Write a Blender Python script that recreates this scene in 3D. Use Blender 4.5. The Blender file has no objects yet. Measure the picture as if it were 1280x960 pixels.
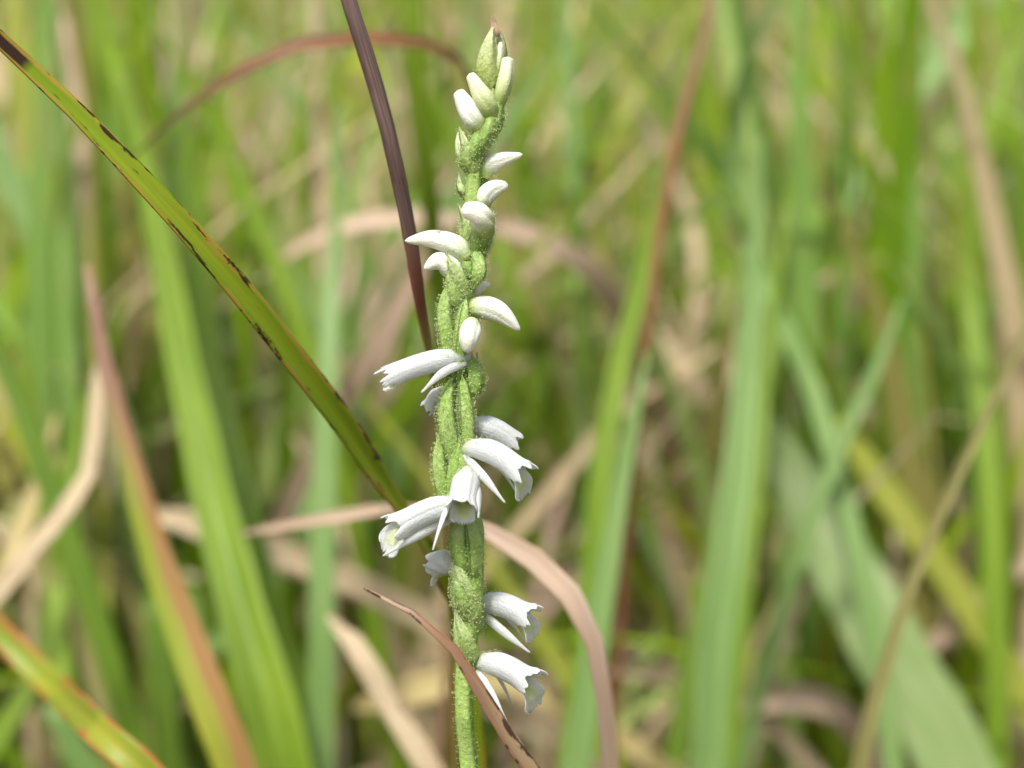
import bpy, math, random
import numpy as np
from mathutils import Vector

random.seed(7)
rng = np.random.default_rng(11)
scene = bpy.context.scene
col = scene.collection

# ------------------------------------------------------------------ camera
FOCUS = 0.180                       # metres from lens to the flower spike
FRAME_W = 0.08667                   # width of the view at that distance
PITCH = math.radians(15)
CENTRE = Vector((0, 0, 0.25))
F = Vector((0, math.cos(PITCH), -math.sin(PITCH)))
RT = Vector((1, 0, 0))
UP = Vector((0, math.sin(PITCH), math.cos(PITCH)))
CAM = CENTRE - F * FOCUS
cd = bpy.data.cameras.new('camera')
cam = bpy.data.objects.new('camera', cd)
col.objects.link(cam)
cam.location = CAM
cam.rotation_euler = (math.pi / 2 - PITCH, 0, 0)
cd.sensor_width = 36
cd.lens = 36 * FOCUS / FRAME_W
cd.clip_start = 0.005
cd.clip_end = 500
cd.dof.use_dof = True
cd.dof.focus_distance = FOCUS - 0.001
cd.dof.aperture_fstop = cd.lens / 3.3
scene.camera = cam

# ------------------------------------------------------------------ light
SUN_EL, SUN_AZ = math.radians(63), math.radians(208)     # azimuth clockwise from +Y: behind and to one side
world = bpy.data.worlds.new('World')
scene.world = world
world.use_nodes = True
wn = world.node_tree
sky = wn.nodes.new('ShaderNodeTexSky')
sky.sky_type = 'NISHITA'
sky.sun_disc = False
sky.sun_elevation = SUN_EL
sky.sun_rotation = SUN_AZ
sky.dust_density = 5.0
sky.air_density = 1.0
sky.ozone_density = 0.6
hz = wn.nodes.new('ShaderNodeHueSaturation')              # thin white cloud: a paler sky than clear blue
hz.inputs['Saturation'].default_value = 0.45
wn.links.new(sky.outputs[0], hz.inputs['Color'])
wn.links.new(hz.outputs[0], wn.nodes['Background'].inputs[0])
wn.nodes['Background'].inputs[1].default_value = 0.11
sd = bpy.data.lights.new('sun', 'SUN')
sun = bpy.data.objects.new('sun', sd)
col.objects.link(sun)
sd.energy = 2.9
sd.angle = math.radians(9)
sd.color = (1.0, 0.955, 0.87)
sdir = Vector((math.sin(SUN_AZ) * math.cos(SUN_EL), math.cos(SUN_AZ) * math.cos(SUN_EL), math.sin(SUN_EL)))
sun.rotation_euler = (-sdir).to_track_quat('-Z', 'Y').to_euler()
sun.location = (0, 0, 3)
vs = scene.view_settings
vs.view_transform = 'Standard'
vs.look = 'None'
vs.gamma = 1
vs.use_curve_mapping = False
vs.exposure = 0.68
scene.render.engine = 'CYCLES'
scene.cycles.use_denoising = True
scene.cycles.max_bounces = 10
scene.cycles.transparent_max_bounces = 8
scene.cycles.transmission_bounces = 8
scene.cycles.diffuse_bounces = 5
scene.cycles.sample_clamp_indirect = 8

# ------------------------------------------------------------------ helpers
MM = 0.001
PXMM = FRAME_W * 1000 / 1280        # mm per photo pixel at the focus distance


def at(px, py, d=180.0):
    """point of the place seen at a photo pixel, d millimetres away along the view axis"""
    s = PXMM * d / 180.0
    return CAM + F * (d * MM) + RT * ((px - 640) * s * MM) + UP * ((480 - py) * s * MM)


def pl(px, py, dz=0.0):
    return np.array(at(px, py, 180.0 - dz))


def catmull(pts, n):
    pts = np.asarray(pts, float)
    if len(pts) == 2:
        t = np.linspace(0, 1, n)[:, None]
        return pts[0] * (1 - t) + pts[1] * t
    p = np.vstack([2 * pts[0] - pts[1], pts, 2 * pts[-1] - pts[-2]])
    seg = np.linalg.norm(np.diff(pts[:, :3], axis=0), axis=1)
    cum = np.concatenate([[0], np.cumsum(seg)])
    out = []
    for s in np.linspace(0, cum[-1], n):
        i = min(max(np.searchsorted(cum, s, side='right') - 1, 0), len(seg) - 1)
        u = (s - cum[i]) / max(seg[i], 1e-12)
        a, b, c, d = p[i], p[i + 1], p[i + 2], p[i + 3]
        out.append(0.5 * (2 * b + (c - a) * u + (2 * a - 5 * b + 4 * c - d) * u * u + (3 * b - a - 3 * c + d) * u ** 3))
    return np.array(out)


def nrm(v):
    return v / (np.linalg.norm(v, axis=-1, keepdims=True) + 1e-15)


def sstep(a, b, x):
    t = np.clip((x - a) / (b - a), 0, 1)
    return t * t * (3 - 2 * t)


def tangents(P):
    return nrm(np.gradient(P, axis=0))


def mesh_obj(name, verts, faces, mat, parent=None, attrs=None, smooth=True):
    me = bpy.data.meshes.new(name)
    me.from_pydata([tuple(map(float, v)) for v in verts], [], [tuple(map(int, f)) for f in faces])
    if attrs:
        for k, a in attrs.items():
            at_ = me.attributes.new(k, 'FLOAT', 'POINT')
            at_.data.foreach_set('value', np.asarray(a, np.float32))
    if smooth:
        me.polygons.foreach_set('use_smooth', np.ones(len(me.polygons), bool))
    me.materials.append(mat)
    me.update()
    ob = bpy.data.objects.new(name, me)
    col.objects.link(ob)
    if parent:
        ob.parent = parent
    return ob


def solid(ob, th, sub=0):
    m = ob.modifiers.new('thickness', 'SOLIDIFY')
    m.thickness = th
    m.offset = 0
    if sub:
        s = ob.modifiers.new('smooth', 'SUBSURF')
        s.levels = s.render_levels = sub
    return ob


def grid_faces(n, m, closed=False):
    f = []
    for i in range(n - 1):
        for j in range(m if closed else m - 1):
            j2 = (j + 1) % m
            f.append((i * m + j, i * m + j2, (i + 1) * m + j2, (i + 1) * m + j))
    return f


def tag(o, label, cat, group=None, kind=None):
    o['label'] = label
    o['category'] = cat
    if group:
        o['group'] = group
    if kind:
        o['kind'] = kind
    return o


# ------------------------------------------------------------------ materials
class N:
    """small node-tree writer"""
    def __init__(self, name):
        self.m = bpy.data.materials.new(name)
        self.m.use_nodes = True
        self.t = self.m.node_tree
        self.t.nodes.clear()
        self.out = self.t.nodes.new('ShaderNodeOutputMaterial')

    def n(self, typ, ins=None, **kw):
        nd = self.t.nodes.new('ShaderNode' + typ)
        for k, v in kw.items():
            setattr(nd, k, v)
        for k, v in (ins or {}).items():
            if hasattr(v, 'links') or isinstance(v, bpy.types.NodeSocket):
                self.t.links.new(v, nd.inputs[k])
            else:
                nd.inputs[k].default_value = v
        return nd

    def attr(self, name):
        return self.n('Attribute', attribute_name=name)

    def math(self, op, a, b=0.0, c=None):
        ins = {0: a, 1: b}
        if c is not None:
            ins[2] = c
        return self.n('Math', ins, operation=op).outputs[0]

    def ramp(self, fac, stops):
        nd = self.n('ValToRGB', {0: fac})
        e = nd.color_ramp.elements
        while len(e) < len(stops):
            e.new(0.5)
        for el, (p, c) in zip(e, stops):
            el.position = p
            el.color = (*c, 1) if len(c) == 3 else c
        return nd.outputs[0]

    def mix(self, fac, a, b):
        ins = {0: fac, 6: a if isinstance(a, bpy.types.NodeSocket) else (*a, 1), 7: b if isinstance(b, bpy.types.NodeSocket) else (*b, 1)}
        return self.n('Mix', ins, data_type='RGBA').outputs[2]

    def leafy(self, colour, rough=0.45, spec=0.35, trans=0.35, tcol=None, bump=None, strength=0.3, dist=0.0002, sss=0.0, ssr=0.0006, coat=0.0):
        ins = {'Base Color': colour, 'Roughness': rough, 'Specular IOR Level': spec}
        if bump is not None:
            b = self.n('Bump', {'Strength': strength, 'Distance': dist, 'Height': bump})
            ins['Normal'] = b.outputs[0]
        p = self.n('BsdfPrincipled', ins)
        if sss:
            p.inputs['Subsurface Weight'].default_value = sss
            p.inputs['Subsurface Radius'].default_value = (1.0, 0.9, 0.7)
            p.inputs['Subsurface Scale'].default_value = ssr
        if trans > 0:
            t = self.n('BsdfTranslucent', {0: tcol if tcol is not None else colour})
            mx = self.n('MixShader', {0: trans, 1: p.outputs[0], 2: t.outputs[0]})
            self.t.links.new(mx.outputs[0], self.out.inputs[0])
        else:
            self.t.links.new(p.outputs[0], self.out.inputs[0])
        return self.m


def blade_mat(name, c1, c2, edge=None, edge_amt=0.0, tip=None, tip_from=0.0, tip_to=0.2, spots=None, spot_amt=0.5, trans=0.4, rough=0.42, half=None):
    """grass blade: two colours in long streaks, veins, optional coloured margin, tip colour and dark blotches"""
    b = N(name)
    u = b.attr('u').outputs['Fac']
    t = b.attr('t').outputs['Fac']        # 0 tip .. 1 root
    l = b.attr('l').outputs['Fac']        # centimetres along
    v = b.n('CombineXYZ', {0: b.math('MULTIPLY', u, 1.3), 1: b.math('MULTIPLY', l, 0.35), 2: b.n('ObjectInfo').outputs['Random']})
    n1 = b.n('TexNoise', {'Vector': v.outputs[0], 'Scale': 1.6, 'Detail': 4.0}).outputs[0]
    f = b.n('MapRange', {0: n1, 1: 0.35, 2: 0.65}).outputs[0]
    c = b.mix(f, c1, c2)
    if half is not None:                   # the two halves either side of the midrib differ
        hf = b.n('MapRange', {0: b.math('ADD', u, b.math('MULTIPLY', b.math('SUBTRACT', n1, 0.5), 1.4)), 1: -0.15, 2: 0.25}).outputs[0]
        c = b.mix(hf, half, c)
    if tip is not None:
        tf = b.n('MapRange', {0: b.math('ADD', t, b.math('MULTIPLY', b.math('SUBTRACT', n1, 0.5), 0.6 * (tip_to - tip_from))), 1: tip_from, 2: tip_to, 3: 1.0, 4: 0.0}).outputs[0]
        c = b.mix(tf, c, tip)
    if edge is not None:
        v3 = b.n('CombineXYZ', {0: b.math('MULTIPLY', u, 0.6), 1: b.math('MULTIPLY', l, 1.1), 2: 3.3})
        n3 = b.n('TexNoise', {'Vector': v3.outputs[0], 'Scale': 1.3, 'Detail': 5.0}).outputs[0]
        au = b.math('ABSOLUTE', u)
        ef = b.n('MapRange', {0: b.math('ADD', au, b.math('MULTIPLY', b.math('SUBTRACT', n3, 0.5), 1.8)), 1: 0.75, 2: 0.95}).outputs[0]
        c = b.mix(b.math('MULTIPLY', ef, edge_amt), c, edge)
    if spots is not None:
        v2 = b.n('CombineXYZ', {0: b.math('MULTIPLY', u, 0.9), 1: b.math('MULTIPLY', l, 1.4), 2: 7.7})
        n2 = b.n('TexNoise', {'Vector': v2.outputs[0], 'Scale': 1.9, 'Detail': 6.0, 'Roughness': 0.65}).outputs[0]
        au = b.math('ABSOLUTE', u)
        sf = b.n('MapRange', {0: b.math('ADD', n2, b.math('MULTIPLY', au, 0.14)), 1: 0.70 - 0.1 * spot_amt, 2: 0.735 - 0.1 * spot_amt}).outputs[0]
        c = b.mix(sf, c, spots)
    vein = b.math('SINE', b.math('MULTIPLY', u, 34.0))
    rib = b.math('MULTIPLY', b.math('POWER', b.math('SUBTRACT', 1.0, b.math('ABSOLUTE', u)), 10.0), 1.5)
    hgt = b.math('ADD', b.math('ADD', vein, rib), b.math('MULTIPLY', n1, 2.0))
    c = b.mix(b.math('MULTIPLY', b.math('ADD', vein, 1.0), 0.07), c, (0.02, 0.03, 0.01))
    return b.leafy(c, rough=rough, spec=0.3, trans=trans, bump=hgt, strength=0.35, dist=0.000012)


GREEN = blade_mat('grass_green', (0.18, 0.31, 0.02), (0.27, 0.40, 0.035))
DEEP = blade_mat('grass_deep_green', (0.11, 0.21, 0.015), (0.17, 0.29, 0.02))
BLUE = blade_mat('grass_blue_green', (0.20, 0.35, 0.09), (0.28, 0.42, 0.14))
PALE = blade_mat('grass_pale_green', (0.27, 0.40, 0.13), (0.36, 0.46, 0.20))
YELLOW = blade_mat('grass_yellow_green', (0.32, 0.38, 0.04), (0.44, 0.45, 0.09))
OLIVE = blade_mat('grass_olive', (0.27, 0.26, 0.08), (0.36, 0.33, 0.13))
TAN = blade_mat('grass_dry_tan', (0.54, 0.42, 0.26), (0.66, 0.54, 0.36), spots=(0.22, 0.14, 0.08), spot_amt=0.3, trans=0.3, rough=0.55)
PINK = blade_mat('grass_dry_pink', (0.58, 0.42, 0.30), (0.68, 0.53, 0.41), edge=(0.46, 0.30, 0.20), edge_amt=0.45, trans=0.35, rough=0.5)
STRAW = blade_mat('grass_straw', (0.50, 0.40, 0.16), (0.60, 0.50, 0.24), trans=0.3, rough=0.5)
REDBROWN = blade_mat('grass_red_brown', (0.28, 0.11, 0.06), (0.36, 0.17, 0.08), tip=(0.14, 0.09, 0.05), tip_from=0.0, tip_to=0.3, edge=(0.10, 0.06, 0.04), edge_amt=0.7, trans=0.25)
ORANGE = blade_mat('grass_orange_edged', (0.24, 0.34, 0.03), (0.38, 0.38, 0.04), edge=(0.50, 0.18, 0.05), edge_amt=0.9, trans=0.35)
REDGREEN = blade_mat('grass_red_flushed', (0.26, 0.36, 0.03), (0.40, 0.40, 0.05), half=(0.42, 0.24, 0.09), tip=(0.44, 0.26, 0.20), tip_from=0.10, tip_to=0.30, trans=0.35)
SPOTTED = blade_mat('grass_spotted', (0.22, 0.34, 0.012), (0.32, 0.40, 0.02), edge=(0.46, 0.32, 0.05), edge_amt=0.8, tip=(0.045, 0.02, 0.012), tip_from=0.066, tip_to=0.074, spots=(0.05, 0.022, 0.01), spot_amt=0.25, trans=0.35)
DRYCURL = blade_mat('grass_dead_brown', (0.26, 0.16, 0.10), (0.38, 0.28, 0.15), edge=(0.28, 0.12, 0.07), edge_amt=0.8, tip=(0.40, 0.31, 0.22), tip_from=0.01, tip_to=0.06, spots=(0.06, 0.03, 0.02), spot_amt=0.25, trans=0.15, rough=0.38)


def stalk_mat():
    b = N('dead_stalk')
    t = b.attr('t').outputs['Fac']
    l = b.attr('l').outputs['Fac']
    u = b.attr('u').outputs['Fac']
    v = b.n('CombineXYZ', {0: b.math('MULTIPLY', u, 2.2), 1: b.math('MULTIPLY', l, 0.5), 2: 1.0})
    n1 = b.n('TexNoise', {'Vector': v.outputs[0], 'Scale': 3.0, 'Detail': 6.0}).outputs[0]
    c = b.mix(b.n('MapRange', {0: n1, 1: 0.35, 2: 0.68}).outputs[0], (0.065, 0.036, 0.03), (0.17, 0.11, 0.095))
    c = b.mix(b.n('MapRange', {0: l, 1: 2.7, 2: 3.2}).outputs[0], c, (0.21, 0.075, 0.05))
    c = b.mix(b.n('MapRange', {0: l, 1: 3.5, 2: 4.1}).outputs[0], c, (0.30, 0.27, 0.07))
    fine = b.n('TexNoise', {'Vector': v.outputs[0], 'Scale': 22.0, 'Detail': 4.0}).outputs[0]
    return b.leafy(c, rough=0.5, spec=0.35, trans=0, bump=fine, strength=0.5, dist=0.00015)


STALK = stalk_mat()


def petal_mat(name, white, green, g0, g1, yellow=None, sss=0.7, trans=0.3, blush=None, y0=0.45, y1=0.8, bl=0.685):
    b = N(name)
    t = b.attr('t').outputs['Fac']
    co = b.n('TexCoord').outputs['Object']
    n1 = b.n('TexNoise', {'Vector': co, 'Scale': 700.0, 'Detail': 3.0}).outputs[0]
    cells = b.n('TexVoronoi', {'Vector': co, 'Scale': 6500.0}).outputs['Distance']
    tt = b.math('ADD', t, b.math('MULTIPLY', b.math('SUBTRACT', n1, 0.5), 0.35))
    c = b.mix(b.n('MapRange', {0: tt, 1: g0, 2: g1}).outputs[0], green, white)
    if yellow is not None:
        u = b.attr('u').outputs['Fac']
        yf = b.math('MULTIPLY', b.n('MapRange', {0: b.math('ABSOLUTE', u), 1: 0.35, 2: 0.85, 3: 1.0, 4: 0.0}).outputs[0],
                    b.n('MapRange', {0: tt, 1: y1, 2: y1 + 0.14, 3: 1.0, 4: 0.0}).outputs[0])
        c = b.mix(b.math('MULTIPLY', yf, 0.85), c, yellow)
    if blush is not None:
        n4 = b.n('TexNoise', {'Vector': co, 'Scale': 420.0, 'Detail': 5.0, 'Roughness': 0.7}).outputs[0]
        c = b.mix(b.n('MapRange', {0: n4, 1: bl, 2: bl + 0.045}).outputs[0], c, blush)
    wv = b.attr('w').outputs['Fac']
    vein = b.math('SINE', b.math('MULTIPLY', wv, 22.0))
    h = b.math('ADD', b.math('MULTIPLY', cells, 0.9), b.math('ADD', b.math('MULTIPLY', n1, 0.8), b.math('MULTIPLY', vein, 0.07)))
    return b.leafy(c, rough=0.36, spec=0.5, trans=trans, bump=h, strength=0.62, dist=0.00008, sss=sss, ssr=0.0007)


PETAL = petal_mat('petal_white', (0.78, 0.80, 0.775), (0.60, 0.70, 0.40), -0.06, 0.14)
LIP = petal_mat('lip_white', (0.79, 0.81, 0.785), (0.62, 0.72, 0.36), -0.05, 0.12, yellow=(0.62, 0.70, 0.25))
SEPAL = petal_mat('sepal_white', (0.79, 0.81, 0.785), (0.62, 0.72, 0.42), -0.05, 0.10)
BUD = petal_mat('bud_white', (0.77, 0.79, 0.70), (0.42, 0.55, 0.16), 0.02, 0.36, trans=0.10, blush=(0.40, 0.20, 0.10))
MARKED = petal_mat('bud_marked', (0.82, 0.82, 0.70), (0.38, 0.50, 0.14), 0.20, 0.62, trans=0.10, blush=(0.34, 0.16, 0.07), bl=0.60)
YBUD = petal_mat('bud_pale_green', (0.72, 0.74, 0.52), (0.36, 0.48, 0.12), 0.10, 0.75, trans=0.12)
COLUMN = petal_mat('column_yellow', (0.55, 0.66, 0.18), (0.50, 0.60, 0.16), 0, 1)


def green_mat(name, a, bcol, dark, trans=0.1, sss=0.25, pale=None):
    b = N(name)
    co = b.n('TexCoord').outputs['Object']
    w = b.attr('w').outputs['Fac']
    t = b.attr('t').outputs['Fac']
    n1 = b.n('TexNoise', {'Vector': co, 'Scale': 330.0, 'Detail': 5.0, 'Roughness': 0.6}).outputs[0]
    n2 = b.n('TexNoise', {'Vector': co, 'Scale': 2600.0, 'Detail': 3.0}).outputs[0]
    rib = b.math('SINE', b.math('MULTIPLY', w, 3.0))
    c = b.mix(b.n('MapRange', {0: n1, 1: 0.35, 2: 0.65}).outputs[0], a, bcol)
    c = b.mix(b.math('MULTIPLY', b.n('MapRange', {0: rib, 1: 0.2, 2: 1.0}).outputs[0], 0.3), c, dark)
    c = b.mix(b.n('MapRange', {0: n2, 1: 0.62, 2: 0.72, 4: 0.5}).outputs[0], c, (0.62, 0.72, 0.30))
    if pale is not None:
        c = b.mix(b.n('MapRange', {0: t, 1: 0.3, 2: 1.0, 4: 0.85}).outputs[0], c, pale)
    h = b.math('ADD', b.math('MULTIPLY', rib, 0.5), b.math('ADD', n2, n1))
    return b.leafy(c, rough=0.42, spec=0.4, trans=trans, bump=h, strength=0.9, dist=0.00018, sss=sss, ssr=0.0008)


STEM = green_mat('orchid_stem', (0.22, 0.36, 0.06), (0.34, 0.46, 0.13), (0.13, 0.25, 0.04))
OVARY = green_mat('orchid_ovary', (0.21, 0.35, 0.06), (0.36, 0.48, 0.16), (0.10, 0.21, 0.03))
BRACT = green_mat('orchid_bract', (0.30, 0.44, 0.10), (0.44, 0.56, 0.19), (0.18, 0.31, 0.06), trans=0.3, sss=0.1, pale=(0.60, 0.70, 0.38))
APEX = green_mat('orchid_apex', (0.38, 0.48, 0.12), (0.48, 0.55, 0.20), (0.30, 0.42, 0.08), trans=0.3, sss=0.1, pale=(0.70, 0.70, 0.48))
DRYTIP = blade_mat('bract_dry_tip', (0.50, 0.34, 0.22), (0.60, 0.45, 0.30), trans=0.3)
HAIR = N('gland_hair')
HAIR.leafy((0.62, 0.72, 0.36, 1), rough=0.25, spec=0.6, trans=0.35, tcol=(0.7, 0.8, 0.4, 1))
HAIR = HAIR.m


def mass_mat(name, trans):
    b = N(name)
    c = b.n('Attribute', attribute_name='col').outputs['Color']
    co = b.n('TexCoord').outputs['Object']
    n1 = b.n('TexNoise', {'Vector': co, 'Scale': 60.0, 'Detail': 3.0}).outputs[0]
    c = b.mix(b.n('MapRange', {0: n1, 1: 0.55, 2: 0.75, 4: 0.4}).outputs[0], c, (0.40, 0.33, 0.12))
    return b.leafy(c, rough=0.5, spec=0.25, trans=trans, bump=n1, strength=0.2, dist=0.001)


MASS = mass_mat('thicket_green', 0.42)
DRYMASS = mass_mat('thicket_dry', 0.28)


def soil_mat():
    b = N('soil')
    co = b.n('TexCoord').outputs['Object']
    n1 = b.n('TexNoise', {'Vector': co, 'Scale': 9.0, 'Detail': 9.0, 'Roughness': 0.65}).outputs[0]
    n2 = b.n('TexVoronoi', {'Vector': co, 'Scale': 130.0}).outputs['Distance']
    c = b.ramp(n1, [(0.3, (0.035, 0.024, 0.014)), (0.5, (0.09, 0.065, 0.035)), (0.7, (0.16, 0.12, 0.06))])
    return b.leafy(c, rough=0.9, spec=0.15, trans=0, bump=b.math('ADD', n1, n2), strength=0.8, dist=0.01)


SOIL = soil_mat()

# ------------------------------------------------------------------ ground
n = 90
gx = np.concatenate([[-150, -40, -12], np.linspace(-5, 5, n), [12, 40, 150]])
gy = np.concatenate([[-150, -40, -12], np.linspace(-3, 7, n), [14, 40, 150]])
X, Y = np.meshgrid(gx, gy)
Z = 0.006 * np.sin(X * 9 + 1.3 * np.sin(Y * 5)) * np.cos(Y * 7.3) - 0.012
V = np.stack([X, Y, Z], -1).reshape(-1, 3)
ground = mesh_obj('ground', V, grid_faces(len(gy), len(gx)), SOIL)
tag(ground, 'dark brown soil under the tangled meadow grass', 'ground', kind='structure')

# ------------------------------------------------------------------ grass as a mass
Fv, CAMv, UPv = np.array(F), np.array(CAM), np.array(UP)


def mass(name, roots, h, lean, curl, width, colours, mat, label, cat, K=7, flat=False, near=0.40, z0=None):
    nb = len(roots)
    az = rng.uniform(0, 2 * np.pi, nb)
    d = np.stack([np.cos(az), np.sin(az), 0 * az], -1)
    s = np.linspace(0, 1, K)
    S = s[None, :, None]
    L = (lean[:, None, None] * S + curl[:, None, None] * S ** 2.2)
    drop = np.clip(curl, 0, 2)[:, None, None] * 0.42 * S ** 3
    pos = np.concatenate([roots, (np.zeros(nb) if z0 is None else z0)[:, None]], 1)[:, None, :] + h[:, None, None] * (d[:, None, :] * L + np.array([0, 0, 1.0]) * ((S if not flat else 0.35 * S * (1.6 - 1.3 * S)) - drop))
    tw = rng.uniform(0, np.pi, nb)
    wa = tw[:, None] + rng.normal(0, 0.5, nb)[:, None] * s[None, :]
    wd = np.stack([np.cos(wa), np.sin(wa), 0 * wa], -1)
    if flat:
        wd = nrm(wd + np.array([0, 0, 0.8]))
    prof = np.minimum(1, (1 - s) * 3.2) ** 0.7 * (0.75 + 0.25 * np.minimum(1, s * 4))
    off = wd * (prof[None, :, None] * width[:, None, None] * 0.5)
    # keep the space between lens and the first told-apart blades open
    rel = pos - CAMv
    dep = rel @ Fv
    xx = np.abs(rel[..., 0]) / np.maximum(dep, 0.02)
    bad = ((dep < near) & (dep > -0.15) & (xx < 0.6)).any(1) | (np.linalg.norm(rel, axis=-1) < 0.2).any(1)
    keep = ~bad
    pos, off, colours = pos[keep], off[keep], colours[keep]
    nb = len(pos)
    V = np.stack([pos - off, pos + off], 2).reshape(-1, 3)
    base = (np.arange(nb) * K * 2)[:, None] + (np.arange(K - 1) * 2)[None, :]
    Q = np.stack([base, base + 1, base + 3, base + 2], -1).reshape(-1, 4)
    me = bpy.data.meshes.new(name)
    me.vertices.add(len(V))
    me.vertices.foreach_set('co', V.astype(np.float32).ravel())
    me.loops.add(Q.size)
    me.loops.foreach_set('vertex_index', Q.astype(np.int32).ravel())
    me.polygons.add(len(Q))
    me.polygons.foreach_set('loop_start', (np.arange(len(Q)) * 4).astype(np.int32))
    me.polygons.foreach_set('use_smooth', np.ones(len(Q), bool))
    ca = me.attributes.new('col', 'FLOAT_COLOR', 'POINT')
    cc = np.repeat(np.concatenate([colours, np.ones((nb, 1))], 1), K * 2, axis=0)
    ca.data.foreach_set('color', cc.astype(np.float32).ravel())
    me.materials.append(mat)
    me.update()
    me.validate()
    ob = bpy.data.objects.new(name, me)
    col.objects.link(ob)
    tag(ob, label, cat, kind='stuff')
    return ob


def scatter(nb, clump=0.0):
    """roots over the meadow, thinner with distance"""
    y = 0.12 + 5.5 * rng.random(nb) ** 1.9
    x = rng.normal(0, 1, nb) * (0.32 + 0.42 * y)
    k = rng.random(nb) < 0.14                        # some beside and behind the viewer
    ang = rng.uniform(0, 2 * np.pi, nb)
    rr = 0.45 + 1.6 * rng.random(nb) ** 0.8
    x = np.where(k, rr * np.cos(ang), x)
    y = np.where(k, -0.1 + rr * np.sin(ang), y)
    if clump:
        cx, cy = np.round(x / 0.11), np.round(y / 0.11)
        jx = np.sin(cx * 12.9898 + cy * 78.233) * 43758.5453 % 1.0
        jy = np.sin(cx * 39.3468 + cy * 11.135) * 24634.6345 % 1.0
        x = x * (1 - clump) + clump * ((cx + jx - 0.5) * 0.11) + rng.normal(0, 0.008, nb)
        y = y * (1 - clump) + clump * ((cy + jy - 0.5) * 0.11) + rng.normal(0, 0.008, nb)
    return np.stack([x, y], -1)


PALETTE = np.array([(0.22, 0.36, 0.012), (0.30, 0.45, 0.02), (0.13, 0.24, 0.01), (0.24, 0.40, 0.09), (0.34, 0.47, 0.14), (0.42, 0.47, 0.04), (0.40, 0.37, 0.11)])
nb = 19000
ci = rng.choice(len(PALETTE), nb, p=[.22, .16, .20, .15, .08, .10, .09])
mass('grass', scatter(nb, 0.72), rng.uniform(0.12, 0.32, nb), rng.normal(0, 0.26, nb), np.abs(rng.normal(0, 0.35, nb)), rng.uniform(0.0025, 0.0075, nb),
     PALETTE[ci] * rng.uniform(0.8, 1.2, (nb, 1)), MASS, 'green meadow grass thicket blurred behind the white flower spike', 'grass')
DRYP = np.array([(0.54, 0.42, 0.26), (0.62, 0.52, 0.35), (0.57, 0.42, 0.31), (0.36, 0.26, 0.16), (0.50, 0.43, 0.20)])
nb = 16000
ci = rng.choice(len(DRYP), nb, p=[.27, .22, .2, .21, .10])
mass('dry_grass', scatter(nb, 0.5), rng.uniform(0.10, 0.32, nb), rng.normal(0, 0.45, nb), np.abs(rng.normal(0, 0.7, nb)), rng.uniform(0.002, 0.006, nb),
     DRYP[ci] * rng.uniform(0.8, 1.15, (nb, 1)), DRYMASS, 'dry tan grass leaning through the blurred green thicket', 'dry grass')
nb = 9000
ci = rng.choice(len(DRYP), nb, p=[.25, .2, .2, .23, .12])
mass('dead_thatch', scatter(nb, 0.0), rng.uniform(0.06, 0.22, nb), rng.uniform(0.5, 1.0, nb), 0 * rng.random(nb), rng.uniform(0.002, 0.006, nb),
     DRYP[ci] * rng.uniform(0.35, 0.8, (nb, 1)), DRYMASS, 'flat brown dead grass litter lying on the soil', 'dead grass', flat=True, near=0.30, z0=rng.uniform(0, 0.05, nb))


# ------------------------------------------------------------------ told-apart grass blades
def ribbon(name, P, W, mat, fold=0.25, twist=(0.0, 0.0), thick=0.00018, face=None, cols=7, seed=0, t=None):
    """one blade along world points P (tip first, root last) with full widths W, folded along its midrib"""
    P = np.asarray(P, float)
    T = tangents(P)
    face = -Fv + 0.55 * np.array(sdir) if face is None else np.asarray(face, float)   # leaves spread towards the light
    n_ = len(P)
    nh = nrm(face[None, :] - T * (T @ face)[:, None])
    sd_ = nrm(np.cross(T, nh))
    a = np.linspace(twist[0], twist[1], n_)[:, None]
    S = sd_ * np.cos(a) + nh * np.sin(a)
    Nn = nh * np.cos(a) - sd_ * np.sin(a)
    u = np.linspace(-1, 1, cols)
    L = np.concatenate([[0], np.cumsum(np.linalg.norm(np.diff(P, axis=0), axis=1))])
    r = random.Random(seed)
    ph = r.uniform(0, 9)
    V, uu, tt, ll = [], [], [], []
    for i in range(n_):
        for x in u:
            wob = 1 + 0.04 * math.sin(L[i] * 260 + ph + 2 * x)
            V.append(P[i] + S[i] * (x * W[i] * 0.5 * wob) + Nn[i] * (-fold * W[i] * 0.5 * (1 - abs(x)) ** 1.2))
            uu.append(x)
            tt.append(min(1.0, L[i] / 0.12))
            ll.append(L[i] * 100)
    ob = mesh_obj(name, V, grid_faces(n_, cols), mat, attrs={'u': uu, 't': tt, 'l': ll})
    return solid(ob, thick)


def to_ground(pts, step=0.02):
    """carry a blade on from its last seen point down to its root in the soil"""
    pts = [np.array(p, float) for p in pts]
    d = nrm(pts[-1] - pts[-2])
    while pts[-1][2] > -0.01 and len(pts) < 60:
        d = nrm(d * 0.80 + np.array([0, 0.02, -1.0]) * 0.20)
        pts.append(pts[-1] + d * step)
    return pts


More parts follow.
